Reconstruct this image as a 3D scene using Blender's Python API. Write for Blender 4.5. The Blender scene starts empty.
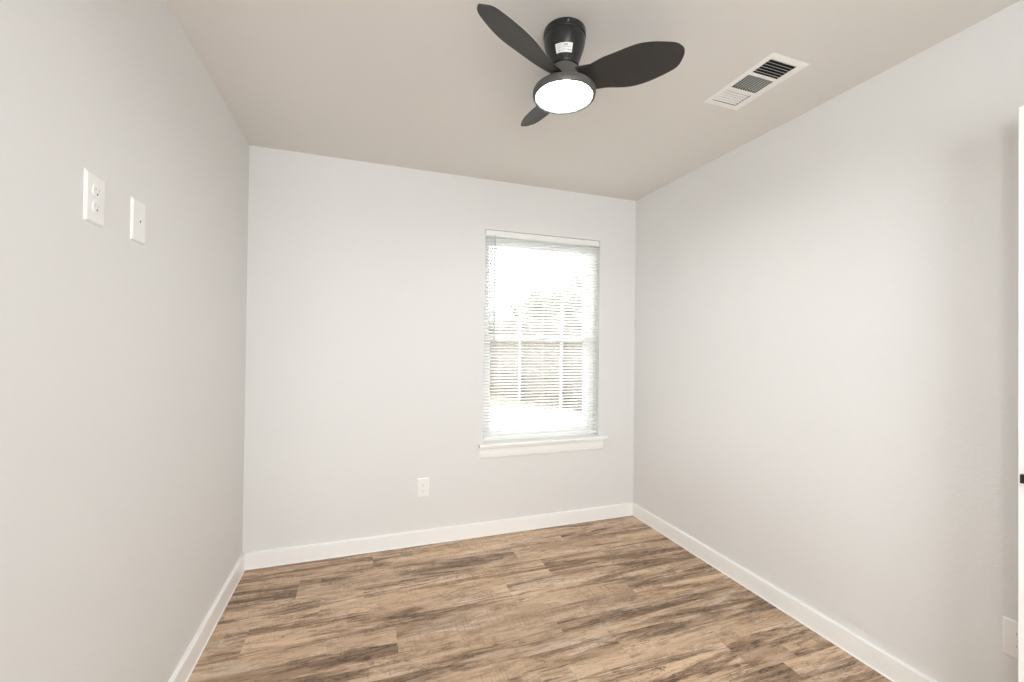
import bpy, bmesh, math, random
from mathutils import Vector, Matrix

# ---------------------------------------------------------------- camera, sky, exposure
SC = bpy.context.scene
COL = SC.collection
H = 2.44            # ceiling height
W = 2.634           # room width (x), back wall is the plane y = 0
FRONT = -2.93       # wall behind the camera

CAM_P = Vector((0.6365, -2.8212, 1.3033))
YAW, PITCH, ROLL, FPX = 0.3360, 0.0092, 0.0116, 426.29
cam_d = bpy.data.cameras.new('camera')
cam = bpy.data.objects.new('camera', cam_d)
COL.objects.link(cam)
cy, sy, cp, sp = math.cos(YAW), math.sin(YAW), math.cos(PITCH), math.sin(PITCH)
fwd = Vector((sy * cp, cy * cp, sp))
rgt = Vector((cy, -sy, 0))
up = rgt.cross(fwd)
c_, s_ = math.cos(ROLL), math.sin(ROLL)
r2 = c_ * rgt + s_ * up
u2 = -s_ * rgt + c_ * up
M = Matrix(((r2.x, u2.x, -fwd.x, CAM_P.x), (r2.y, u2.y, -fwd.y, CAM_P.y), (r2.z, u2.z, -fwd.z, CAM_P.z), (0, 0, 0, 1)))
cam.matrix_world = M
cam_d.sensor_fit = 'HORIZONTAL'
cam_d.sensor_width = 36.0
cam_d.lens = FPX / 1024 * 36.0
cam_d.clip_start = 0.02
SC.camera = cam

wd = bpy.data.worlds.new('overcast_sky')
SC.world = wd
wd.use_nodes = True
bg = wd.node_tree.nodes['Background']
bg.inputs[0].default_value = (.985, .99, .99, 1)
bg.inputs[1].default_value = 12.5



def portal(name, x, y, z, sx, sz, face):
    d = bpy.data.lights.new(name, 'AREA')          # a light portal: guides sky sampling, gives off no light itself
    d.shape = 'RECTANGLE'; d.size = sx; d.size_y = sz
    d.cycles.is_portal = True
    o = bpy.data.objects.new(name, d)
    COL.objects.link(o)
    o.location = (x, y, z)
    o.rotation_euler = (math.radians(90 * face), 0, 0)


portal('sky_portal', 1.868, .17, 1.353, .9, 1.49, -1)
portal('sky_portal', .75, -5.32, 1.22, 1.5, 2.32, 1)

SC.view_settings.view_transform = 'Standard'
SC.view_settings.look = 'None'
SC.view_settings.gamma = 1
SC.view_settings.use_curve_mapping = False
SC.view_settings.exposure = 0.11
SC.cycles.max_bounces = 14
SC.cycles.diffuse_bounces = 10
SC.cycles.transparent_max_bounces = 24
SC.cycles.caustics_reflective = False
SC.cycles.caustics_refractive = False
SC.cycles.sample_clamp_indirect = 8
SC.cycles.use_denoising = True

FAN_L = 100.0       # radiance of the fan's light disc
FILL_GLOBE_L = 46.0     # radiance of the globe lamp added behind the viewer as fill light


# ---------------------------------------------------------------- materials
def mat(name, color=(.8, .8, .8), rough=.5, spec=.5, metal=0.0, bump=None):
    m = bpy.data.materials.new(name)
    m.use_nodes = True
    nt = m.node_tree
    b = nt.nodes['Principled BSDF']
    b.inputs['Base Color'].default_value = (*color, 1)
    b.inputs['Roughness'].default_value = rough
    b.inputs['Specular IOR Level'].default_value = spec
    b.inputs['Metallic'].default_value = metal
    if bump:
        scale, strength, dist, detail = bump
        tc = nt.nodes.new('ShaderNodeTexCoord')
        n = nt.nodes.new('ShaderNodeTexNoise')
        n.inputs['Scale'].default_value = scale
        n.inputs['Detail'].default_value = detail
        nt.links.new(tc.outputs['Object'], n.inputs['Vector'])
        bp = nt.nodes.new('ShaderNodeBump')
        bp.inputs['Strength'].default_value = strength
        bp.inputs['Distance'].default_value = dist
        nt.links.new(n.outputs['Fac'], bp.inputs['Height'])
        nt.links.new(bp.outputs['Normal'], b.inputs['Normal'])
    return m


def vary(m, c1, c2, scale, detail=4, stretch=(1, 1, 1), lo=.35, hi=.65):
    """mix two colours of a material with noise"""
    nt = m.node_tree
    tc = nt.nodes.new('ShaderNodeTexCoord')
    mp = nt.nodes.new('ShaderNodeMapping')
    mp.inputs['Scale'].default_value = stretch
    n = nt.nodes.new('ShaderNodeTexNoise')
    n.inputs['Scale'].default_value = scale
    n.inputs['Detail'].default_value = detail
    r = nt.nodes.new('ShaderNodeValToRGB')
    r.color_ramp.elements[0].position = lo
    r.color_ramp.elements[0].color = (*c1, 1)
    r.color_ramp.elements[1].position = hi
    r.color_ramp.elements[1].color = (*c2, 1)
    nt.links.new(tc.outputs['Object'], mp.inputs['Vector'])
    nt.links.new(mp.outputs['Vector'], n.inputs['Vector'])
    nt.links.new(n.outputs['Fac'], r.inputs['Fac'])
    nt.links.new(r.outputs['Color'], nt.nodes['Principled BSDF'].inputs['Base Color'])
    return m


def emit(name, color, strength):
    m = bpy.data.materials.new(name)
    m.use_nodes = True
    nt = m.node_tree
    nt.nodes.remove(nt.nodes['Principled BSDF'])
    e = nt.nodes.new('ShaderNodeEmission')
    e.inputs[0].default_value = (*color, 1)
    e.inputs[1].default_value = strength
    nt.links.new(e.outputs[0], nt.nodes['Material Output'].inputs['Surface'])
    return m


def glass_mat():
    m = bpy.data.materials.new('window_glass')
    m.use_nodes = True
    nt = m.node_tree
    nt.nodes.remove(nt.nodes['Principled BSDF'])
    t = nt.nodes.new('ShaderNodeBsdfTransparent')
    t.inputs[0].default_value = (.97, .98, .98, 1)
    g = nt.nodes.new('ShaderNodeBsdfGlossy')
    g.inputs['Roughness'].default_value = .02
    fr = nt.nodes.new('ShaderNodeFresnel')
    fr.inputs['IOR'].default_value = 1.45
    mx = nt.nodes.new('ShaderNodeMixShader')
    nt.links.new(fr.outputs[0], mx.inputs[0])
    nt.links.new(t.outputs[0], mx.inputs[1])
    nt.links.new(g.outputs[0], mx.inputs[2])
    nt.links.new(mx.outputs[0], nt.nodes['Material Output'].inputs['Surface'])
    return m


def slat_mat():
    m = mat('blind_vinyl', (.93, .935, .925), .35)
    nt = m.node_tree
    b = nt.nodes['Principled BSDF']
    tr = nt.nodes.new('ShaderNodeBsdfTranslucent')
    tr.inputs[0].default_value = (.95, .95, .94, 1)
    mx = nt.nodes.new('ShaderNodeMixShader')
    mx.inputs[0].default_value = .58
    nt.links.new(b.outputs[0], mx.inputs[1])
    nt.links.new(tr.outputs[0], mx.inputs[2])
    nt.links.new(mx.outputs[0], nt.nodes['Material Output'].inputs['Surface'])
    return m


def floor_mat():
    m = mat('rustic_vinyl_plank', (.4, .28, .18), .42, .35)
    nt = m.node_tree
    N, L = nt.nodes, nt.links
    b = N['Principled BSDF']
    tc = N.new('ShaderNodeTexCoord')
    at = N.new('ShaderNodeAttribute')
    at.attribute_name = 'plank_rand'
    sc = N.new('ShaderNodeVectorMath'); sc.operation = 'SCALE'
    sc.inputs['Scale'].default_value = 40.0
    L.new(at.outputs['Vector'], sc.inputs[0])
    ad = N.new('ShaderNodeVectorMath'); ad.operation = 'ADD'
    L.new(tc.outputs['Object'], ad.inputs[0])
    L.new(sc.outputs['Vector'], ad.inputs[1])

    def noise(scale, detail, rough, dist, src=ad):
        mp = N.new('ShaderNodeMapping')
        mp.inputs['Scale'].default_value = scale
        L.new(src.outputs['Vector'], mp.inputs['Vector'])
        n = N.new('ShaderNodeTexNoise')
        n.inputs['Scale'].default_value = 1
        n.inputs['Detail'].default_value = detail
        n.inputs['Roughness'].default_value = rough
        n.inputs['Distortion'].default_value = dist
        L.new(mp.outputs['Vector'], n.inputs['Vector'])
        return n.outputs['Fac']

    def rng(v, a, b_, c=0, d=1):
        r = N.new('ShaderNodeMapRange')
        r.interpolation_type = 'SMOOTHSTEP'
        for i, x in zip((1, 2, 3, 4), (a, b_, c, d)):
            r.inputs[i].default_value = x
        L.new(v, r.inputs[0])
        return r.outputs[0]

    def math_(op, a, b_):
        r = N.new('ShaderNodeMath'); r.operation = op
        for i, x in enumerate((a, b_)):
            if isinstance(x, (int, float)):
                r.inputs[i].default_value = x
            else:
                L.new(x, r.inputs[i])
        return r.outputs[0]

    def mix(f, a, b_):
        r = N.new('ShaderNodeMix'); r.data_type = 'RGBA'
        if isinstance(f, (int, float)):
            r.inputs[0].default_value = f
        else:
            L.new(f, r.inputs[0])
        for i, x in ((6, a), (7, b_)):
            if isinstance(x, tuple):
                r.inputs[i].default_value = (*x, 1)
            else:
                L.new(x, r.inputs[i])
        return r.outputs[2]

    light, tan, brown, dark, pale = PLANK
    # printed boards: every plank shows strips about 9 cm wide with ends of their own
    xyz = N.new('ShaderNodeSeparateXYZ')
    L.new(tc.outputs['Object'], xyz.inputs[0])
    strip = math_('FLOOR', math_('DIVIDE', math_('ADD', xyz.outputs['Y'], .051), .0915), 0)
    wn = N.new('ShaderNodeTexWhiteNoise'); wn.noise_dimensions = '1D'
    L.new(strip, wn.inputs['W'])
    cell = math_('FLOOR', math_('ADD', math_('DIVIDE', xyz.outputs['X'], .62), math_('MULTIPLY', wn.outputs['Value'], 9.0)), 0)
    cmb = N.new('ShaderNodeCombineXYZ')
    L.new(cell, cmb.inputs[0]); L.new(strip, cmb.inputs[1])
    wn2 = N.new('ShaderNodeTexWhiteNoise'); wn2.noise_dimensions = '3D'
    av = N.new('ShaderNodeVectorMath'); av.operation = 'ADD'
    L.new(cmb.outputs[0], av.inputs[0]); L.new(at.outputs['Vector'], av.inputs[1])
    L.new(av.outputs[0], wn2.inputs['Vector'])
    sc2 = N.new('ShaderNodeVectorMath'); sc2.operation = 'SCALE'
    sc2.inputs['Scale'].default_value = 23.0
    L.new(wn2.outputs['Color'], sc2.inputs[0])
    bd = N.new('ShaderNodeVectorMath'); bd.operation = 'ADD'
    L.new(tc.outputs['Object'], bd.inputs[0]); L.new(sc2.outputs['Vector'], bd.inputs[1])
    tone = wn2.outputs['Value']

    c = mix(rng(noise((1.1, 9, 1), 4, .55, .5), .36, .64), tan, light)
    c = mix(math_('MULTIPLY', rng(tone, .25, 1, 0, 1), .35), c, light)
    # pale weathered parts
    c = mix(math_('MULTIPLY', rng(noise((2.2, 13, 1), 7, .68, .6), .50, .66), .75), c, pale)
    # rough mottling
    c = mix(math_('MULTIPLY', rng(noise((7, 26, 1), 10, .8, .4, bd), .47, .64), .6), c, brown)
    # brown bands, rough-edged, that run along the boards
    bn = math_('ADD', noise((1.0, 12, 1), 9, .74, .5), math_('MULTIPLY', math_('SUBTRACT', tone, .5), .06))
    c = mix(math_('MULTIPLY', rng(bn, .475, .58), .74), c, brown)
    # dark broken streaks inside the bands
    st = rng(noise((10, 55, 1), 8, .8, .8, bd), .47, .60)
    c = mix(math_('MULTIPLY', math_('MULTIPLY', st, rng(bn, .49, .59)), .9), c, dark)
    # wandering cracks
    def cracks(scale, wdt, amt, reg_scale, lo, hi, c, dist):
        rd = noise(scale, 4, .6, dist, bd)
        k = rng(math_('ABSOLUTE', math_('SUBTRACT', rd, .5), 0), 0.0, wdt, 1, 0)
        g = rng(noise(reg_scale, 4, .6, .4, bd), lo, hi)
        return mix(math_('MULTIPLY', math_('MULTIPLY', k, g), amt), c, dark)
    c = cracks((3.6, 22, 1), .013, .85, (2.6, 10, 1), .48, .58, c, .6)
    c = cracks((11, 30, 1), .022, .80, (3.2, 9, 1), .55, .63, c, 1.0)
    # knots with a dark ring
    mp = N.new('ShaderNodeMapping'); mp.inputs['Scale'].default_value = (2.2, 6.0, 1)
    L.new(bd.outputs['Vector'], mp.inputs['Vector'])
    vo = N.new('ShaderNodeTexVoronoi'); vo.inputs['Scale'].default_value = 1
    L.new(mp.outputs['Vector'], vo.inputs['Vector'])
    kd = math_('ADD', vo.outputs['Distance'], math_('MULTIPLY', math_('SUBTRACT', noise((20, 50, 1), 5, .7, 0, bd), .5), .30))
    kreg = rng(noise((1.0, 3.0, 1), 2, .5, 0), .46, .56)
    c = mix(math_('MULTIPLY', math_('MULTIPLY', rng(kd, .08, .26, 1, 0), kreg), .6), c, brown)
    c = mix(math_('MULTIPLY', math_('MULTIPLY', rng(kd, .02, .11, 1, 0), kreg), .85), c, dark)
    # fine grain along the plank and faint saw marks across it
    gr = noise((14, 190, 1), 5, .65, .3)
    c = mix(math_('MULTIPLY', rng(gr, .48, .70), .35), c, brown)
    saw = math_('MULTIPLY', rng(noise((130, 4, 1), 2, .5, 0), .50, .68), rng(noise((2.5, 10, 1), 2, .5, 0), .50, .62))
    c = mix(math_('MULTIPLY', saw, .35), c, brown)
    c = mix(math_('MULTIPLY', rng(tone, .12, .0), .35), c, brown)
    # tone of each plank
    hv = N.new('ShaderNodeHueSaturation')
    at2 = N.new('ShaderNodeSeparateXYZ')
    L.new(at.outputs['Vector'], at2.inputs[0])
    L.new(rng(at2.outputs['Z'], 0, 1, .93, 1.08), hv.inputs['Value'])
    L.new(c, hv.inputs['Color'])
    L.new(hv.outputs['Color'], b.inputs['Base Color'])
    bp = N.new('ShaderNodeBump')
    bp.inputs['Strength'].default_value = .25
    bp.inputs['Distance'].default_value = .002
    L.new(gr, bp.inputs['Height'])
    L.new(bp.outputs['Normal'], b.inputs['Normal'])
    return m


#          light            tan              brown            dark             pale
PLANK = ((.68, .495, .34), (.52, .355, .23), (.18, .106, .062), (.045, .028, .019), (.74, .61, .49))

M_WALL = mat('wall_paint', (.740, .739, .732), .75, .25, bump=(130, .2, .004, 3))
M_CEIL = mat('ceiling_paint', (.725, .698, .665), .85, .2, bump=(110, .12, .004, 3))
M_TRIM = mat('white_trim_paint', (.89, .89, .88), .35, .4, bump=(60, .03, .002, 2))
M_FLOOR = floor_mat()
M_VINYL = mat('white_window_vinyl', (.85, .86, .86), .35, bump=(40, .02, .001, 2))
M_GLASS = glass_mat()
M_SLAT = slat_mat()
M_BLIND = mat('blind_rail_white', (.84, .845, .83), .35, bump=(50, .02, .001, 2))
M_WAND = mat('clear_grey_plastic', (.55, .58, .58), .2, bump=(30, .02, .001, 2))
M_PLATE = mat('white_cover_plate', (.85, .845, .83), .3, bump=(80, .015, .001, 2))
M_SLOT = mat('dark_slot', (.03, .03, .03), .6, bump=(80, .02, .001, 2))
M_SLOTP = mat('pale_slot', (.50, .49, .47), .5, bump=(80, .02, .001, 2))
M_STEEL = mat('plated_screw', (.7, .7, .68), .3, metal=1.0, bump=(200, .02, .001, 2))
M_BLACK = mat('matt_black_paint', (.028, .026, .025), .48, .5, bump=(300, .03, .0008, 2))
M_BLACKG = mat('satin_black_metal', (.016, .016, .016), .27, .5, bump=(300, .02, .0005, 2))
M_HUB = mat('charcoal_plastic', (.085, .081, .077), .42, .5, bump=(300, .03, .0008, 2))
M_VENT = mat('white_enamel', (.87, .855, .83), .4, bump=(80, .02, .001, 2))
M_DUCT = mat('dark_duct', (.035, .034, .033), .8, bump=(30, .1, .003, 2))
M_LABEL = mat('sticker_paper', (.78, .77, .75), .5, bump=(200, .02, .0005, 2))
M_PRINT = mat('sticker_print', (.33, .32, .31), .6, bump=(200, .02, .0005, 2))
M_LIGHT = emit('fan_light_diffuser', (.97, .985, 1.0), FAN_L)
M_FENCE = vary(mat('weathered_cedar', (.4, .32, .23), .8), (.042, .034, .025), (.074, .062, .047), 2.0, 5, (6, 6, .5))
M_POST = mat('galvanised_post', (.2, .21, .215), .45, bump=(60, .03, .001, 2))
M_LEAF = vary(mat('pale_leaf', (.2, .3, .1), .6), (.07, .09, .04), (.15, .165, .09), 1.6, 3)
M_BARK = vary(mat('grey_bark', (.2, .16, .12), .9), (.13, .10, .08), (.26, .22, .17), 6, 5, (1, 1, .3))
M_GROUND = vary(mat('dry_grass_yard', (.1, .09, .06), .9), (.075, .07, .045), (.11, .10, .07), 3, 5)
M_ROOF = vary(mat('blue_grey_shingle', (.3, .38, .42), .8), (.014, .024, .027), (.022, .034, .038), 5, 4, (1, 1, 6))
M_SIDING = mat('pale_siding', (.75, .74, .70), .7, bump=(10, .05, .004, 2))
M_EXT = mat('outside_brick_skin', (.5, .42, .36), .8, bump=(20, .1, .005, 3))


# ---------------------------------------------------------------- mesh helpers
def quad_box(bm, x0, x1, y0, y1, z0, z1):
    v = [bm.verts.new((x, y, z)) for z in (z0, z1) for y in (y0, y1) for x in (x0, x1)]
    for f in ((0, 2, 3, 1), (4, 5, 7, 6), (0, 1, 5, 4), (2, 6, 7, 3), (0, 4, 6, 2), (1, 3, 7, 5)):
        bm.faces.new([v[i] for i in f])
    return v


def bev_box(bm, x0, x1, y0, y1, z0, z1, r, seg=2):
    t = bmesh.new()
    quad_box(t, x0, x1, y0, y1, z0, z1)
    bmesh.ops.bevel(t, geom=list(t.edges), offset=r, segments=seg, profile=.5, affect='EDGES')
    me = bpy.data.meshes.new('tmp')
    t.to_mesh(me)
    t.free()
    bm.from_mesh(me)
    bpy.data.meshes.remove(me)


def lathe(bm, prof, n=64, cap0=False, cap1=False, c=(0, 0)):
    rings = []
    for r, z in prof:
        rings.append([bm.verts.new((c[0] + r * math.cos(2 * math.pi * i / n), c[1] + r * math.sin(2 * math.pi * i / n), z)) for i in range(n)])
    for a, b in zip(rings, rings[1:]):
        for i in range(n):
            bm.faces.new((a[i], a[(i + 1) % n], b[(i + 1) % n], b[i]))
    if cap0:
        bm.faces.new(rings[0][::-1])
    if cap1:
        bm.faces.new(rings[-1])


def tube(bm, a, b, r0, r1=None, n=10):
    r1 = r0 if r1 is None else r1
    a, b = Vector(a), Vector(b)
    d = (b - a).normalized()
    p = d.orthogonal().normalized()
    q = d.cross(p)
    ra = [bm.verts.new(a + r0 * (p * math.cos(t) + q * math.sin(t))) for t in [2 * math.pi * i / n for i in range(n)]]
    rb = [bm.verts.new(b + r1 * (p * math.cos(t) + q * math.sin(t))) for t in [2 * math.pi * i / n for i in range(n)]]
    for i in range(n):
        bm.faces.new((ra[i], ra[(i + 1) % n], rb[(i + 1) % n], rb[i]))
    bm.faces.new(ra[::-1])
    bm.faces.new(rb)


def prism(bm, poly, axis, a, b):
    """extrude a 2-D outline along an axis; outline is in the two other axes"""
    def P(p, t):
        return {'x': (t, p[0], p[1]), 'y': (p[0], t, p[1]), 'z': (p[0], p[1], t)}[axis]
    va = [bm.verts.new(P(p, a)) for p in poly]
    vb = [bm.verts.new(P(p, b)) for p in poly]
    n = len(poly)
    for i in range(n):
        bm.faces.new((va[i], va[(i + 1) % n], vb[(i + 1) % n], vb[i]))
    bm.faces.new(va[::-1])
    bm.faces.new(vb)


def obj(name, bm, m, parent=None, smooth=False, xf=None):
    bmesh.ops.recalc_face_normals(bm, faces=bm.faces)
    if xf is not None:
        bm.transform(xf)
    me = bpy.data.meshes.new(name)
    bm.to_mesh(me)
    bm.free()
    me.materials.append(m)
    if smooth:
        me.polygons.foreach_set('use_smooth', [True] * len(me.polygons))
        me.set_sharp_from_angle(angle=math.radians(35))
    o = bpy.data.objects.new(name, me)
    COL.objects.link(o)
    if parent:
        o.parent = parent
    return o


def tag(o, label, cat, group=None, kind=None):
    if label:
        o['label'] = label
    if cat:
        o['category'] = cat
    if group:
        o['group'] = group
    if kind:
        o['kind'] = kind
    return o


def empty(name, loc=(0, 0, 0), rot=(0, 0, 0)):
    o = bpy.data.objects.new(name, None)
    COL.objects.link(o)
    o.location = loc
    o.rotation_euler = rot
    o.empty_display_size = .05
    return o


# ---------------------------------------------------------------- room shell
WX0, WX1, WZ0, WZ1 = 1.418, 2.318, 0.608, 2.098      # window opening
WT = .15                                             # wall thickness
DX0, DX1, DZ = 0.20, 2.575, 2.38                     # unseen opening behind the camera, made wide and tall to let front light in

bm = bmesh.new()
for a in ((-.12, WX0, 0, WT, 0, H), (WX1, W + .12, 0, WT, 0, H), (WX0, WX1, 0, WT, 0, WZ0), (WX0, WX1, 0, WT, WZ1, H)):
    quad_box(bm, *a)
bmesh.ops.remove_doubles(bm, verts=bm.verts, dist=1e-5)
tag(obj('wall_back', bm, M_WALL), 'pale greige painted wall that holds the window', 'wall', kind='structure')

bm = bmesh.new(); quad_box(bm, -.12, 0, FRONT - .12, 0, 0, H)
tag(obj('wall_left', bm, M_WALL), 'pale greige painted wall with the two raised cover plates', 'wall', kind='structure')
bm = bmesh.new(); quad_box(bm, W, W + .12, FRONT - .12, 0, 0, H)
tag(obj('wall_right', bm, M_WALL), 'bare pale greige painted wall beside the open door', 'wall', kind='structure')
bm = bmesh.new()
for a in ((0, DX0, FRONT - .12, FRONT, 0, H), (DX1, W, FRONT - .12, FRONT, 0, H), (DX0, DX1, FRONT - .12, FRONT, DZ, H)):
    quad_box(bm, *a)
tag(obj('wall_front', bm, M_WALL), 'greige painted wall with a wide opening behind the viewer', 'wall', kind='structure')

# ceiling with the hole of the air register
VX0, VX1, VY0, VY1 = 2.123, 2.273, -1.592, -1.280
bm = bmesh.new()
for a in ((-.12, W + .12, VY1, WT, H, H + .1), (-.12, W + .12, FRONT - .12, VY0, H, H + .1),
          (-.12, VX0, VY0, VY1, H, H + .1), (VX1, W + .12, VY0, VY1, H, H + .1)):
    quad_box(bm, *a)
tag(obj('ceiling', bm, M_CEIL), 'warm greige painted ceiling with fan and air register', 'ceiling', kind='structure')

# plank floor: every plank is a face island with its own random offset
random.seed(11)
joint = {-1: .55, 0: 1.93, 1: .33, 2: .452, 3: 1.388, 4: .796, 5: 1.514, 6: 1.716, 7: .93, 8: 2.30}
bm = bmesh.new()
rows = []
PW, PL, Y0 = .183, 1.22, -.051
lay = bm.faces.layers.float_vector.new('plank_rand')
for k in range(-1, 16):
    ya, yb = min(0.0, Y0 - PW * k), max(FRONT, Y0 - PW * (k + 1))
    if ya <= yb:
        continue
    x = joint.get(k, random.uniform(0, PL))
    while x > 0:
        x -= PL
    while x < W:
        x0, x1 = max(0, x), min(W, x + PL)
        if x1 - x0 > 1e-4:
            g = .0006
            o = [bm.verts.new(q) for q in ((x0, yb, -.0008), (x1, yb, -.0008), (x1, ya, -.0008), (x0, ya, -.0008))]
            i = [bm.verts.new(q) for q in ((x0 + g, yb + g, 0), (x1 - g, yb + g, 0), (x1 - g, ya - g, 0), (x0 + g, ya - g, 0))]
            rv = Vector((random.random(), random.random(), random.random()))
            fs = [bm.faces.new(i)] + [bm.faces.new((o[j], o[(j + 1) % 4], i[(j + 1) % 4], i[j])) for j in range(4)]
            for f in fs:
                f[lay] = rv
        x += PL
vb_ = [bm.verts.new(q) for q in ((-.12, FRONT, -.0009), (W + .12, FRONT, -.0009), (W + .12, WT, -.0009), (-.12, WT, -.0009))]
vc_ = [bm.verts.new((v.co.x, v.co.y, -.12)) for v in vb_]
bm.faces.new(vb_)
bm.faces.new(vc_[::-1])
for j in range(4):
    bm.faces.new((vb_[j], vb_[(j + 1) % 4], vc_[(j + 1) % 4], vc_[j]))
me = bpy.data.meshes.new('floor')
bm.to_mesh(me); bm.free()
me.materials.append(M_FLOOR)
fl = bpy.data.objects.new('floor', me)
COL.objects.link(fl)
tag(fl, 'rustic tan and brown wood plank floor with knots and dark streaks', 'floor', kind='structure')

# baseboards: profile (distance from wall, height)
BH = .0925
PROF = [(0, 0), (.0195, 0), (.0195, .0035), (.016, .0065), (.016, BH - .006), (.0135, BH - .001), (.011, BH), (0, BH)]
bm = bmesh.new(); prism(bm, [(-d, z) for d, z in PROF], 'x', 0, W)
tag(obj('baseboard_back', bm, M_TRIM), 'white baseboard along the foot of the window wall', 'baseboard', kind='structure')
bm = bmesh.new(); prism(bm, PROF, 'y', FRONT, -.0001)
tag(obj('baseboard_left', bm, M_TRIM), 'white baseboard under the wall with two raised cover plates', 'baseboard', kind='structure')
bm = bmesh.new(); prism(bm, [(W - d, z) for d, z in PROF], 'y', FRONT, -.0001)
tag(obj('baseboard_right', bm, M_TRIM), 'white baseboard along the bare wall beside the door', 'baseboard', kind='structure')

# living room behind the viewer, added with its patio glazing for front light
LX0, LX1, LY = -1.3, 3.9, -5.2
GX0, GX1, GZ0, GZ1 = .0, 1.5, .06, 2.38
bm = bmesh.new()
for a in ((LX0 - .1, LX0, LY, FRONT - .12, 0, H), (LX1, LX1 + .1, LY, FRONT - .12, 0, H), (LX0 - .1, GX0, LY - .1, LY, 0, H), (GX1, LX1 + .1, LY - .1, LY, 0, H),
          (GX0, GX1, LY - .1, LY, GZ1, H), (GX0, GX1, LY - .1, LY, 0, GZ0), (LX0, -.12, FRONT - .12, FRONT, 0, H), (W + .12, LX1, FRONT - .12, FRONT, 0, H)):
    quad_box(bm, *a)
tag(obj('wall_living', bm, M_WALL), 'greige walls of the living room behind the viewer', 'wall', kind='structure')
bm = bmesh.new(); quad_box(bm, LX0 - .1, LX1 + .1, LY - .1, FRONT - .12, H, H + .1)
tag(obj('ceiling_living', bm, M_CEIL), 'ceiling of the living room behind the viewer', 'ceiling', kind='structure')
bm = bmesh.new(); quad_box(bm, LX0 - .1, LX1 + .1, LY - .1, FRONT, -.12, 0)
tag(obj('floor_living', bm, mat('living_plank', (.66, .64, .61), .45, bump=(20, .05, .002, 3))), 'plank floor of the living room behind the viewer', 'floor', kind='structure')  # unseen floor, pale so that it bounces daylight up to the ceiling
pw = tag(empty('added_glazing', (0, 0, 0)), 'wide glazing added behind the viewer to let in front daylight', 'window', kind='structure')
bm = bmesh.new()
for k in range(5):
    x = GX0 + (GX1 - GX0) * k / 4
    bev_box(bm, max(GX0, x - .03), min(GX1, x + .03), LY - .07, LY - .03, GZ0, GZ1, .003)
for z in (GZ0, GZ1 - .06):
    bev_box(bm, GX0, GX1, LY - .068, LY - .032, z, z + .06, .003)
obj('window_frame', bm, mat('added_glazing_frame', (.85, .86, .86), .35), pw)
bm = bmesh.new(); quad_box(bm, GX0, GX1, LY - .052, LY - .048, GZ0, GZ1)
obj('glass_pane', bm, M_GLASS, pw)

fill_lamp = tag(empty('added_fill_lamp', (.42, -3.38, H)), 'white globe fill lamp added behind the viewer to brighten the room', 'lamp')  # added lamp, stands in for flash from behind the camera
bm = bmesh.new(); lathe(bm, [(.06, 0), (.06, -.018), (.05, -.026), (.004, -.028), (.004, -.50), (.035, -.505), (.045, -.55), (.03, -.552)], 32, True)
obj('fill_lamp_stem', bm, mat('fill_lamp_metal', (.6, .58, .55), .35, metal=1.0, bump=(60, .03, .001, 2)), fill_lamp, True)
bm = bmesh.new()
bmesh.ops.create_uvsphere(bm, u_segments=40, v_segments=24, radius=.14, matrix=Matrix.Translation((0, 0, -.685)))
obj('fill_lamp_globe', bm, emit('fill_lamp_glow', (.965, .985, 1.0), FILL_GLOBE_L), fill_lamp, True)

# ---------------------------------------------------------------- window
win = tag(empty('window_1', (0, 0, 0)), 'white single-hung window with a wide ledge in the back wall', 'window', kind='structure')
FW = .045
bm = bmesh.new()
for a in ((WX0, WX0 + FW, .08, WT, WZ0, WZ1), (WX1 - FW, WX1, .08, WT, WZ0, WZ1), (WX0 + FW, WX1 - FW, .08, WT, WZ1 - FW, WZ1), (WX0 + FW, WX1 - FW, .08, WT, WZ0, WZ0 + FW)):
    bev_box(bm, *a, .003)
obj('window_frame', bm, M_VINYL, win)


def sash(name, x0, x1, z0, z1, ya, yb, st, bot, top):
    bm = bmesh.new()
    for a in ((x0, x0 + st, ya, yb, z0, z1), (x1 - st, x1, ya, yb, z0, z1), (x0 + st, x1 - st, ya, yb, z1 - top, z1), (x0 + st, x1 - st, ya, yb, z0, z0 + bot)):
        bev_box(bm, *a, .003)
    s = obj(name, bm, M_VINYL, win)
    ym = (ya + yb) / 2
    bm = bmesh.new(); quad_box(bm, x0 + st, x1 - st, ym - .002, ym + .002, z0 + bot, z1 - top)
    obj('glass_pane', bm, M_GLASS, s)
    return s


SX0, SX1 = WX0 + FW, WX1 - FW
sash('upper_sash', SX0, SX1, 1.33, WZ1 - FW, .118, .145, .022, .045, .03)
ls = sash('lower_sash', SX0, SX1, WZ0 + FW, 1.375, .088, .115, .028, .05, .045)
bm = bmesh.new(); bev_box(bm, 1.84, 1.89, .074, .09, 1.375, 1.392, .003)
obj('sash_lock', bm, M_VINYL, ls)

# ledge (stool) and apron
bm = bmesh.new()
poly = [(1.387, -.045), (2.375, -.045), (2.375, 0), (WX1, 0), (WX1, .08), (WX0, .08), (WX0, 0), (1.387, 0)]
prism(bm, poly, 'z', .608, .6275)
ed = [e for e in bm.edges if all(v.co.y < -.04 for v in e.verts) and abs(e.verts[0].co.z - e.verts[1].co.z) < .001]
bmesh.ops.bevel(bm, geom=ed, offset=.005, segments=3, profile=.5, affect='EDGES')
obj('window_sill', bm, M_TRIM, win)
bm = bmesh.new()
AP = [(.006, .525), (.012, .535), (.0155, .56), (.0155, .590), (.019, .596), (.019, .608), (0, .608), (0, .525)]
n = len(AP)
va = [bm.verts.new((1.4 - d * .5, -d, z)) for d, z in AP]
vb = [bm.verts.new((2.338 + d * 1.0, -d, z)) for d, z in AP]
for i in range(n):
    bm.faces.new((va[i], va[(i + 1) % n], vb[(i + 1) % n], vb[i]))
bm.faces.new(va[::-1]); bm.faces.new(vb)
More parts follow.
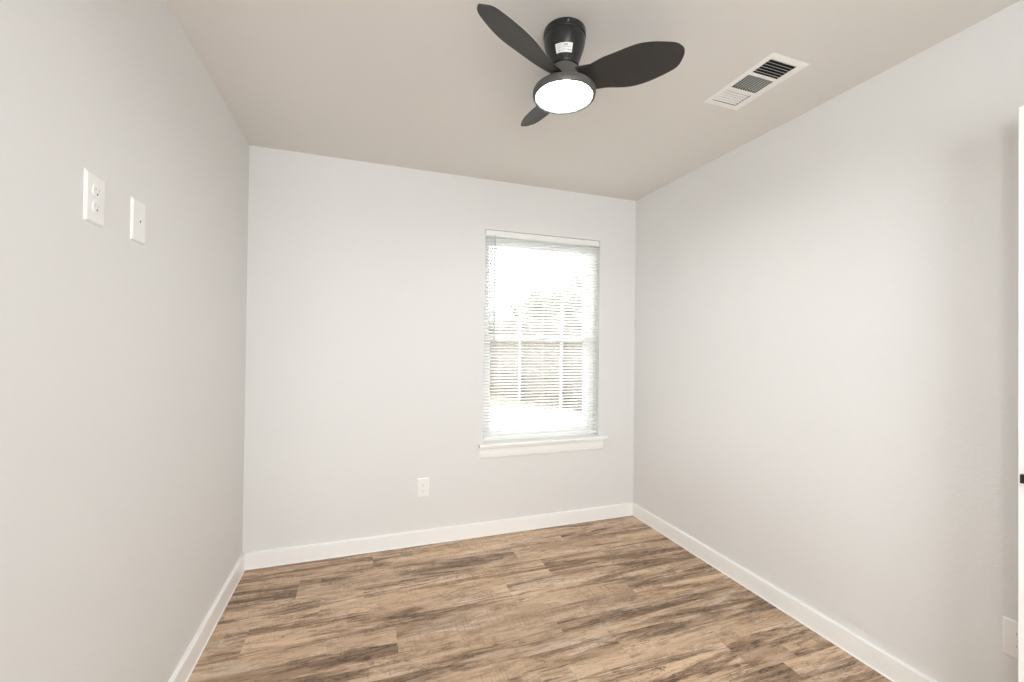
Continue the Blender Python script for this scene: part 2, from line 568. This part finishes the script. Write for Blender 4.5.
obj('window_apron', bm, M_TRIM, win)

# ---------------------------------------------------------------- venetian blind
BX0, BX1, BY = WX0 + .006, WX1 - .006, .024
bl = tag(empty('venetian_blind', ((BX0 + BX1) / 2, BY, WZ1)), 'white horizontal slat blind hanging inside the window opening', 'blind')
inv = Matrix.Translation(-bl.location)
bm = bmesh.new()
bev_box(bm, BX0, BX1, BY - .016, BY + .016, WZ1 - .030, WZ1 - .003, .002)
bev_box(bm, BX0 - .002, BX1 + .002, BY - .024, BY - .018, WZ1 - .044, WZ1 - .003, .002)
obj('headrail', bm, M_BLIND, bl, xf=inv)
bm = bmesh.new()
TILT, SW, SP = math.radians(-26), .025, .0215
z = .684
while z < WZ1 - .045:
    sec = []
    for t in (-1, -.5, 0, .5, 1):
        cyy, czz = t * SW / 2, .0022 * (1 - t * t)
        sec.append((cyy * math.cos(TILT) - czz * math.sin(TILT), cyy * math.sin(TILT) + czz * math.cos(TILT)))
    th = .0006
    ring = [(BY + a, z + b + th) for a, b in sec] + [(BY + a, z + b) for a, b in reversed(sec)]
    prism(bm, ring, 'x', BX0 + .003, BX1 - .003)
    z += SP
obj('slats', bm, M_SLAT, bl, xf=inv)
bm = bmesh.new(); bev_box(bm, BX0 + .002, BX1 - .002, BY - .0125, BY + .0125, .648, .664, .003)
obj('bottom_rail', bm, M_BLIND, bl, xf=inv)
for x in (1.535, 1.868, 2.20):
    bm = bmesh.new()
    tube(bm, (x, BY - .0125, .66), (x, BY - .0125, WZ1 - .03), .0006, n=6)
    tube(bm, (x, BY + .0125, .66), (x, BY + .0125, WZ1 - .03), .0006, n=6)
    obj('ladder_cord', bm, M_BLIND, bl, xf=inv)
bm = bmesh.new()
tube(bm, (1.488, -.006, WZ1 - .055), (1.488, -.008, 1.335), .0036, n=8)
tube(bm, (1.488, -.003, WZ1 - .035), (1.488, -.006, WZ1 - .055), .0022, n=8)
tube(bm, (1.488, -.008, 1.335), (1.488, -.008, 1.31), .0048, .004, n=8)
obj('tilt_wand', bm, M_WAND, bl, xf=inv)

# ---------------------------------------------------------------- ceiling fan
FX, FY = 1.3125, -1.427
fan = tag(empty('ceiling_fan', (FX, FY, H)), 'small black three-blade ceiling fan with a lit round lamp', 'ceiling fan')
CANG = math.atan2(CAM_P.y - FY, CAM_P.x - FX)
bm = bmesh.new(); lathe(bm, [(.0755, 0), (.0765, -.004), (.0765, -.022), (.0745, -.0245), (.05, -.0245)], 72, True)
ring = obj('canopy_ring', bm, M_BLACKG, fan, True)
bm = bmesh.new()
a = CANG + .16
tube(bm, (.0755 * math.cos(a), .0755 * math.sin(a), -.012), (.080 * math.cos(a), .080 * math.sin(a), -.012), .0042, .003, n=12)
obj('screw', bm, M_STEEL, ring, True)
bm = bmesh.new()
lathe(bm, [(.050, -.0245), (.0738, -.0246), (.0745, -.033), (.0735, -.044), (.0705, -.059), (.066, -.074), (.0605, -.090), (.0555, -.105), (.0525, -.117), (.0515, -.126), (.050, -.130), (.035, -.131)], 72)
can = obj('canopy', bm, M_BLACKG, fan, True)
# paper sticker with illegible print, wrapped on the canopy
def can_r(z):
    P = [(.0735, -.044), (.0705, -.059), (.066, -.074), (.0605, -.090), (.0555, -.105), (.0525, -.117)]
    for (r0, z0), (r1, z1) in zip(P, P[1:]):
        if z1 <= z <= z0:
            return r0 + (r1 - r0) * (z - z0) / (z1 - z0)
    return P[-1][0]
def wrap_patch(bm, a0, a1, z0, z1, off, n=10, m=4):
    g = []
    for j in range(m + 1):
        zz = z0 + (z1 - z0) * j / m
        g.append([bm.verts.new(((can_r(zz) + off) * math.cos(a0 + (a1 - a0) * i / n), (can_r(zz) + off) * math.sin(a0 + (a1 - a0) * i / n), zz)) for i in range(n + 1)])
    for j in range(m):
        for i in range(n):
            bm.faces.new((g[j][i], g[j][i + 1], g[j + 1][i + 1], g[j + 1][i]))
LA0, LA1, LZ0, LZ1 = CANG - .53, CANG + .47, -.108, -.080
bm = bmesh.new(); wrap_patch(bm, LA0, LA1, LZ0, LZ1, .0008, 24, 6)
stick = obj('sticker', bm, M_LABEL, can, True)
bm = bmesh.new()
random.seed(5)
for (fa, fb, za, zb) in ((.08, .42, .80, .85), (.50, .72, .70, .88), (.76, .94, .80, .85), (.08, .36, .60, .64), (.42, .92, .52, .56), (.10, .30, .40, .44),
                         (.14, .30, .14, .26), (.42, .46, .14, .40), (.54, .58, .14, .40), (.66, .70, .14, .36), (.74, .94, .18, .30), (.08, .36, .50, .53), (.42, .92, .60, .63)):
    wrap_patch(bm, LA0 + (LA1 - LA0) * fa, LA0 + (LA1 - LA0) * fb, LZ0 + (LZ1 - LZ0) * za, LZ0 + (LZ1 - LZ0) * zb, .0014, 4, 1)
obj('sticker_print', bm, M_PRINT, stick)
# hub and light housing
bm = bmesh.new(); lathe(bm, [(.044, -.130), (.049, -.134), (.051, -.145), (.054, -.165), (.062, -.185), (.080, -.200), (.102, -.209), (.080, -.212)], 72, True)
obj('hub', bm, M_HUB, fan, True)
bm = bmesh.new(); lathe(bm, [(.070, -.2085), (.104, -.209), (.110, -.2115), (.113, -.216), (.1135, -.228), (.1125, -.234), (.1100, -.2385), (.1070, -.2390), (.1035, -.2385), (.0995, -.2345), (.0990, -.228)], 96)
lh = obj('light_housing', bm, M_HUB, fan, True)
bm = bmesh.new(); lathe(bm, [(.0989, -.229), (.0987, -.2340), (.094, -.2348), (.06, -.2353), (.02, -.2355), (.001, -.2355)], 96, True, True)
obj('light_diffuser', bm, M_LIGHT, lh, True)

# one swept, twisted blade; edges measured as (radius, chord offset, height)
SA = [0, .14, .28, .42, .56, .7, .83, .93, 1.0]
U0, RT, BZ, DZB, P0_, P1_ = .10, .4006, 2.276 - H, .0514, -.4428, .1054
VA = [-.0227, -.027, -.0263, -.0258, -.0221, -.0097, .0074, .0237, .0436]
VB = [.0639, .0758, .0937, .1081, .1149, .116, .1137, .1068, .0836]


def cubic(xs, ys, x):
    n = len(xs)
    i = max(0, min(n - 2, next((j for j in range(n - 1) if x <= xs[j + 1]), n - 2)))
    def sl(k):
        if k == 0: return (ys[1] - ys[0]) / (xs[1] - xs[0])
        if k == n - 1: return (ys[-1] - ys[-2]) / (xs[-1] - xs[-2])
        return (ys[k + 1] - ys[k - 1]) / (xs[k + 1] - xs[k - 1])
    h = xs[i + 1] - xs[i]
    t = (x - xs[i]) / h
    return ((2 * t ** 3 - 3 * t * t + 1) * ys[i] + (t ** 3 - 2 * t * t + t) * h * sl(i) + (-2 * t ** 3 + 3 * t * t) * ys[i + 1] + (t ** 3 - t * t) * h * sl(i + 1))


def blade_mesh():
    bm = bmesh.new()
    NS, NC = 40, 12
    st = []
    for k in range(NS + 1):
        s = k / NS
        s = 1 - (1 - s) ** 1.4
        u = U0 + (RT - U0) * s
        t = max(0, (s - .93) / .07)
        k_ = .016 * (1 - math.sqrt(max(0, 1 - t * t)))
        st.append((u + .003 * t, s, cubic(SA, VA, s) + k_ * .8, cubic(SA, VB, s) - k_))
    # root inside the hub
    st = [(.040, -.06, -.026, .044), (.070, -.03, -.024, .056)] + st
    # rounded tip: a last short station
    top, bot = [], []
    for u, s, a, b in st:
        sc = max(s, 0)
        tn = math.tan(P0_ + P1_ * sc)
        rt, rb = [], []
        th = .0075 - .004 * sc
        if u < .08:
            th = .012
        for j in range(NC + 1):
            c = j / NC
            v = a + (b - a) * (.5 - .5 * math.cos(math.pi * c))
            cc = (v - a) / (b - a)
            w = BZ + DZB * sc + v * tn + .006 * math.sin(math.pi * cc) * (1 - .4 * sc)
            e = th * .5 * math.sqrt(max(0, 1 - (2 * cc - 1) ** 2)) ** .7
            rt.append(bm.verts.new((u, v, w + e)))
            rb.append(bm.verts.new((u, v, w - e)))
        top.append(rt); bot.append(rb)
    for k in range(len(st) - 1):
        for j in range(NC):
            bm.faces.new((top[k][j], top[k + 1][j], top[k + 1][j + 1], top[k][j + 1]))
            bm.faces.new((bot[k][j], bot[k][j + 1], bot[k + 1][j + 1], bot[k + 1][j]))
    for k in (0, len(st) - 1):
        for j in range(NC):
            bm.faces.new((top[k][j], top[k][j + 1], bot[k][j + 1], bot[k][j]))
    bmesh.ops.remove_doubles(bm, verts=bm.verts, dist=2e-5)
    return bm


bl0 = obj('blade', blade_mesh(), M_BLACK, fan, True)
bl0.rotation_euler.z = -.7516
for k in (1, 2):
    b_ = bl0.copy(); COL.objects.link(b_); b_.parent = fan
    b_.rotation_euler.z = -.7516 + k * 2 * math.pi / 3

# ---------------------------------------------------------------- ceiling air register
vent = tag(empty('air_register', ((VX0 + VX1) / 2, (VY0 + VY1) / 2, H)), 'white rectangular three-way air register set in the ceiling', 'air vent')
inv = Matrix.Translation(-vent.location)
EX0, EX1, EY0, EY1 = 2.107, 2.308, -1.611, -1.254
S = [(-1.586, -1.499), (-1.483, -1.392), (-1.375, -1.286)]
OX0, OX1 = 2.129, 2.267
bm = bmesh.new()
zt, zb = H - .0005, H - .0055
# bevelled rim
def rim(bm):
    o = [(EX0, EY0), (EX1, EY0), (EX1, EY1), (EX0, EY1)]
    d = .016
    i = [(EX0 + d, EY0 + d), (EX1 - d, EY0 + d), (EX1 - d, EY1 - d), (EX0 + d, EY1 - d)]
    vo = [bm.verts.new((*q, zt)) for q in o]
    vo2 = [bm.verts.new((*q, zt - .002)) for q in o]
    vi = [bm.verts.new((*q, zb)) for q in i]
    for k in range(4):
        bm.faces.new((vo[k], vo[(k + 1) % 4], vo2[(k + 1) % 4], vo2[k]))
        bm.faces.new((vo2[k], vo2[(k + 1) % 4], vi[(k + 1) % 4], vi[k]))
rim(bm)
ix0, ix1, iy0, iy1 = EX0 + .016, EX1 - .016, EY0 + .016, EY1 - .016
for a in ((ix0, OX0, iy0, iy1), (OX1, ix1, iy0, iy1)):
    quad_box(bm, *a, zb, zb + .0015)
ys = [iy0, S[0][0], S[0][1], S[1][0], S[1][1], S[2][0], S[2][1], iy1]
for a, b in ((ys[0], ys[1]), (ys[2], ys[3]), (ys[4], ys[5]), (ys[6], ys[7])):
    quad_box(bm, OX0, OX1, a, b, zb, zb + .0015)
obj('register_plate', bm, M_VENT, vent, xf=inv)


def louvers(axis, lo, hi, n, tilt, wd_):
    bm = bmesh.new()
    for k in range(n):
        c = lo + (hi - lo) * (k + .5) / n
        hx = wd_ / 2
        dc, dz = math.cos(tilt) * hx, math.sin(tilt) * hx
        zc = H - .0012
        pl = [(c - dc, zc - dz), (c + dc, zc + dz), (c + dc, zc + dz + .0009), (c - dc, zc - dz + .0009)]
        if axis == 'x':
            prism(bm, pl, 'x', OX0, OX1)
        else:
            prism(bm, pl, 'y', S[1][0], S[1][1])
    return bm


obj('louver_bank', louvers('x', *S[0], 6, math.radians(47), .0140), M_VENT, vent, xf=inv)
obj('louver_bank', louvers('y', OX0, OX1, 10, math.radians(62), .013), M_VENT, vent, xf=inv)
obj('louver_bank', louvers('x', *S[2], 6, math.radians(-24), .0088), M_VENT, vent, xf=inv)
bm = bmesh.new()
quad_box(bm, VX0 + .001, VX1 - .001, VY0 + .001, VY1 - .001, H + .0, H + .098)
bm.faces.ensure_lookup_table()
bmesh.ops.delete(bm, geom=[f for f in bm.faces if all(v.co.z < H + .01 for v in f.verts)], context='FACES_ONLY')
obj('duct_boot', bm, M_DUCT, vent, xf=inv)
for y in (EY0 + .022, EY1 - .022):
    bm = bmesh.new()
    tube(bm, ((EX0 + EX1) / 2, y, zb + .001), ((EX0 + EX1) / 2, y, zb - .0015), .004, .003, 12)
    obj('screw', bm, M_VENT, vent, xf=inv)


# ---------------------------------------------------------------- wall plates (built facing -y, origin on the wall)
PWD, PHT, PTH = .080, .122, .0056


def plate_mesh(holes=None):
    bm = bmesh.new()
    o = [(-PWD / 2, -PHT / 2), (PWD / 2, -PHT / 2), (PWD / 2, PHT / 2), (-PWD / 2, PHT / 2)]
    d = .0045
    v0 = [bm.verts.new((x, 0, z_)) for x, z_ in o]
    v1 = [bm.verts.new((x, -PTH * .45, z_)) for x, z_ in o]
    v2 = [bm.verts.new((x - math.copysign(d, x), -PTH, z_ - math.copysign(d, z_))) for x, z_ in o]
    for a, b in ((v0, v1), (v1, v2)):
        for k in range(4):
            bm.faces.new((a[k], a[(k + 1) % 4], b[(k + 1) % 4], b[k]))
    bm.faces.new(v2)
    bm.faces.new(v0[::-1])
    return bm


def receptacle(bm, zc):
    pts = []
    R_ = .0172
    for k in range(48):
        t = 2 * math.pi * k / 48
        pts.append((R_ * math.cos(t), zc + max(-.0142, min(.0142, R_ * math.sin(t)))))
    prism(bm, pts, 'y', -PTH - .0022, -PTH + .001)


def outlet(name, loc, rz, label, group):
    r = tag(empty(name, loc, (0, 0, rz)), label, 'wall outlet', group)
    obj('cover_plate', plate_mesh(), M_PLATE, r)
    for zc in (.0195, -.0195):
        bm = bmesh.new(); receptacle(bm, zc)
        rc = obj('receptacle', bm, M_PLATE, r, True)
        bm = bmesh.new()
        yf = -PTH - .0026
        for x, hh in ((-.0064, .0042), (.0064, .0034)):
            quad_box(bm, x - .0011, x + .0011, yf, yf + .001, zc + .004 - hh, zc + .004 + hh)
        obj('blade_slots', bm, M_SLOTP, rc)
        bm = bmesh.new()
        g = [(.0024 * math.cos(2 * math.pi * k / 16), zc - .0075 + .0026 * math.sin(2 * math.pi * k / 16)) for k in range(16)]
        prism(bm, g, 'y', yf, yf + .001)
        obj('ground_slot', bm, M_SLOT, rc)
    bm = bmesh.new(); tube(bm, (0, -PTH + .0005, 0), (0, -PTH - .0012, 0), .0032, .0026, 12)
    obj('screw', bm, M_PLATE, r, True)
    return r


outlet('duplex_outlet', (1.019, 0, .367), 0, 'white duplex outlet low on the window wall just above the baseboard', 'duplex wall outlets')
outlet('duplex_outlet', (0, -1.482, 1.653), math.radians(90), 'white duplex outlet high on the wall beside the coaxial plate', 'duplex wall outlets')
outlet('duplex_outlet', (W, -2.067, .372), math.radians(-90), 'white duplex outlet low on the wall partly hidden behind the open door', 'duplex wall outlets')

cx = tag(empty('coaxial_plate', (0, -1.265, 1.656), (0, 0, math.radians(90))), 'white cover plate with one small cable jack high on the wall', 'wall plate')
obj('cover_plate', plate_mesh(), M_PLATE, cx)
bm = bmesh.new()
lathe(bm, [(.0075, 0), (.0075, .0010), (.0055, .0013), (.0048, .0022), (.0032, .0022), (.0032, .0008)], 24, True, False)
jk = obj('cable_jack', bm, M_PLATE, cx, True, xf=Matrix.Translation((0, -PTH + .0002, 0)) @ Matrix.Rotation(math.radians(90), 4, 'X'))
bm = bmesh.new(); tube(bm, (0, -PTH - .0014, 0), (0, -PTH - .0024, 0), .0033, n=16)
obj('jack_bore', bm, M_SLOT, jk)
for zc in (.041, -.041):
    bm = bmesh.new(); tube(bm, (0, -PTH + .0005, zc), (0, -PTH - .001, zc), .003, .0024, 12)
    obj('screw', bm, M_PLATE, cx, True)

# ---------------------------------------------------------------- open door at the edge of the view
EDGE = Vector((2.470, -2.1226, 0))          # free edge, room-side corner
HINGE = Vector((2.565, -2.905, 0))
dd = (HINGE - EDGE)
DL = dd.length
ang = math.atan2(dd.y, dd.x)
door = tag(empty('door_1', EDGE, (0, 0, ang)), 'white open door with black lever standing near the right wall', 'door', kind='structure')
# local: x runs from the free edge to the hinge, room side is -y
bm = bmesh.new(); bev_box(bm, 0, DL, 0, .035, .012, 2.03, .002)
obj('door_leaf', bm, M_TRIM, door)
bm = bmesh.new()
bev_box(bm, .0165, .14, -.054, -.042, .924, .950, .002)
tube(bm, (.065, -.046, .937), (.065, -.008, .937), .009, n=16)
bev_box(bm, .038, .092, -.009, .0, .910, .964, .002)
obj('door_lever', bm, M_BLACKG, door)
for z in (.25, 1.02, 1.80):
    bm = bmesh.new(); tube(bm, (DL - .002, .04, z - .045), (DL - .002, .04, z + .045), .006, n=12)
    obj('hinge', bm, M_BLACKG, door)

# ---------------------------------------------------------------- outside: yard, fence, tree, neighbour's house
GZ = -.15
bm = bmesh.new(); quad_box(bm, -30, 40, WT + .01, 60, GZ - .2, GZ)
tag(obj('ground', bm, M_GROUND), 'pale bright yard outside the window', 'yard', kind='structure')

FA, FB = Vector((5.62, 4.33, GZ)), Vector((2.80, 13.6, GZ))
fd = FB - FA
FL = fd.length
fang = math.atan2(fd.y, fd.x)
fence = tag(empty('picket_fence', FA, (0, 0, fang)), 'tall weathered wooden privacy fence with pale posts outside the window', 'fence')
PS = [(5.04, 6.15), (3.55, 6.67), (1.2, 5.0), (1.2, .16), (4.6, .16), (5.6, 3.9)]
bm = bmesh.new(); prism(bm, PS, 'z', GZ - .1, GZ + .012)
tag(obj('patio_slab', bm, mat('pale_concrete', (.105, .103, .099), .85, bump=(12, .08, .004, 4))), 'pale concrete slab between the window and the fence', 'patio', kind='structure')
# local x along the fence, +y toward the house (camera side)
random.seed(3)
bm = bmesh.new()
x = 0.0
while x < FL:
    w_ = .138
    h_ = 2.13 + random.uniform(-.012, .012)
    pl = [(x, .0), (x + w_, .0), (x + w_, h_ - .03), (x + w_ - .03, h_), (x + .03, h_), (x, h_ - .03)]
    prism(bm, pl, 'y', -.016 + random.uniform(-.002, .002), 0)
    x += w_ + .006
obj('pickets', bm, M_FENCE, fence)
for zr in (.32, .72, 1.95):
    bm = bmesh.new(); quad_box(bm, 0, FL, .0, .04, zr - .045, zr + .045)
    obj('rail', bm, M_FENCE, fence)
s1 = (Vector((5.04, 6.23, GZ)) - FA).length - .08
for k in range(-1, 5):
    x = s1 + k * 1.59
    bm = bmesh.new(); tube(bm, (x, .085, -.1), (x, .085, 2.36), .038, n=20)
    lathe(bm, [(.042, 2.35), (.042, 2.37), (.03, 2.385), (.005, 2.395)], 20, True, True, (x, .085))
    obj('post', bm, M_POST, fence, True)

# tree
random.seed(21)
tr = tag(empty('leafy_tree', (7.35, 11.8, GZ)), 'pale green leafy tree rising behind the wooden fence', 'tree')
bm = bmesh.new()
tube(bm, (0, 0, 0), (.05, .05, 1.7), .13, .10, 12)
for (bx, by, bz) in ((-1.0, .1, 3.0), (.9, -.2, 3.4), (.1, .5, 3.6), (1.3, -.3, 4.0), (-.4, -.4, 3.2)):
    tube(bm, (.05, .05, 1.6), (bx, by, bz), .07, .02, 8)
obj('trunk', bm, M_BARK, tr, True)
bm = bmesh.new()
blobs = [(-1.15, 0, 2.75, .62), (-.6, -.2, 3.05, .60), (0, 0, 2.9, .8), (.55, -.3, 3.2, .7), (1.05, -.4, 3.5, .65), (1.2, -.2, 4.05, .45), (.5, .2, 2.6, .7), (1.2, -.3, 2.8, .7), (-.4, .2, 2.5, .6), (1.75, -.5, 3.2, .6)]
for (cx_, cy_, cz_, rr) in blobs:
    for _ in range(int(2600 * rr)):
        d = Vector((random.gauss(0, 1), random.gauss(0, 1), random.gauss(0, 1))).normalized() * rr * random.uniform(.45, 1.08)
        c = Vector((cx_, cy_, cz_)) + d
        a = Vector((random.gauss(0, 1), random.gauss(0, 1), random.gauss(0, 1))).normalized()
        b = a.orthogonal().normalized()
        l, w_ = random.uniform(.05, .085), random.uniform(.022, .035)
        n_ = a.cross(b)
        q = [c - a * l, c + b * w_ + n_ * .008, c + a * l, c - b * w_ + n_ * .008]
        bm.faces.new([bm.verts.new(v) for v in q])
obj('foliage', bm, M_LEAF, tr)

# neighbour's house with a hip roof
hs = tag(empty('neighbor_house', (5.1, 16.5, GZ)), 'distant low house with a blue grey hip roof beyond the fence', 'house')
bm = bmesh.new(); quad_box(bm, -4.2, 1.7, -1.6, 2.6, 0, 2.45)
obj('house_wall', bm, M_SIDING, hs)
bm = bmesh.new()
e0 = [bm.verts.new(q) for q in ((-4.6, -2.0, 2.40), (2.1, -2.0, 2.40), (2.1, 3.0, 2.40), (-4.6, 3.0, 2.40))]
e1 = [bm.verts.new((v.co.x, v.co.y, 2.28)) for v in e0]
ra, rb = bm.verts.new((-2.6, .5, 3.45)), bm.verts.new((.6, .5, 3.45))
for k in range(4):
    bm.faces.new((e0[k], e0[(k + 1) % 4], e1[(k + 1) % 4], e1[k]))
bm.faces.new(e1[::-1])
bm.faces.new((e0[0], e0[1], rb, ra)); bm.faces.new((e0[1], e0[2], rb)); bm.faces.new((e0[2], e0[3], ra, rb)); bm.faces.new((e0[3], e0[0], ra))
obj('hip_roof', bm, M_ROOF, hs)
for wx in (-2.6, -.6):
    bm = bmesh.new()
    quad_box(bm, wx, wx + .9, -1.64, -1.59, 1.0, 2.0)
    obj('house_window', bm, M_VINYL, hs)
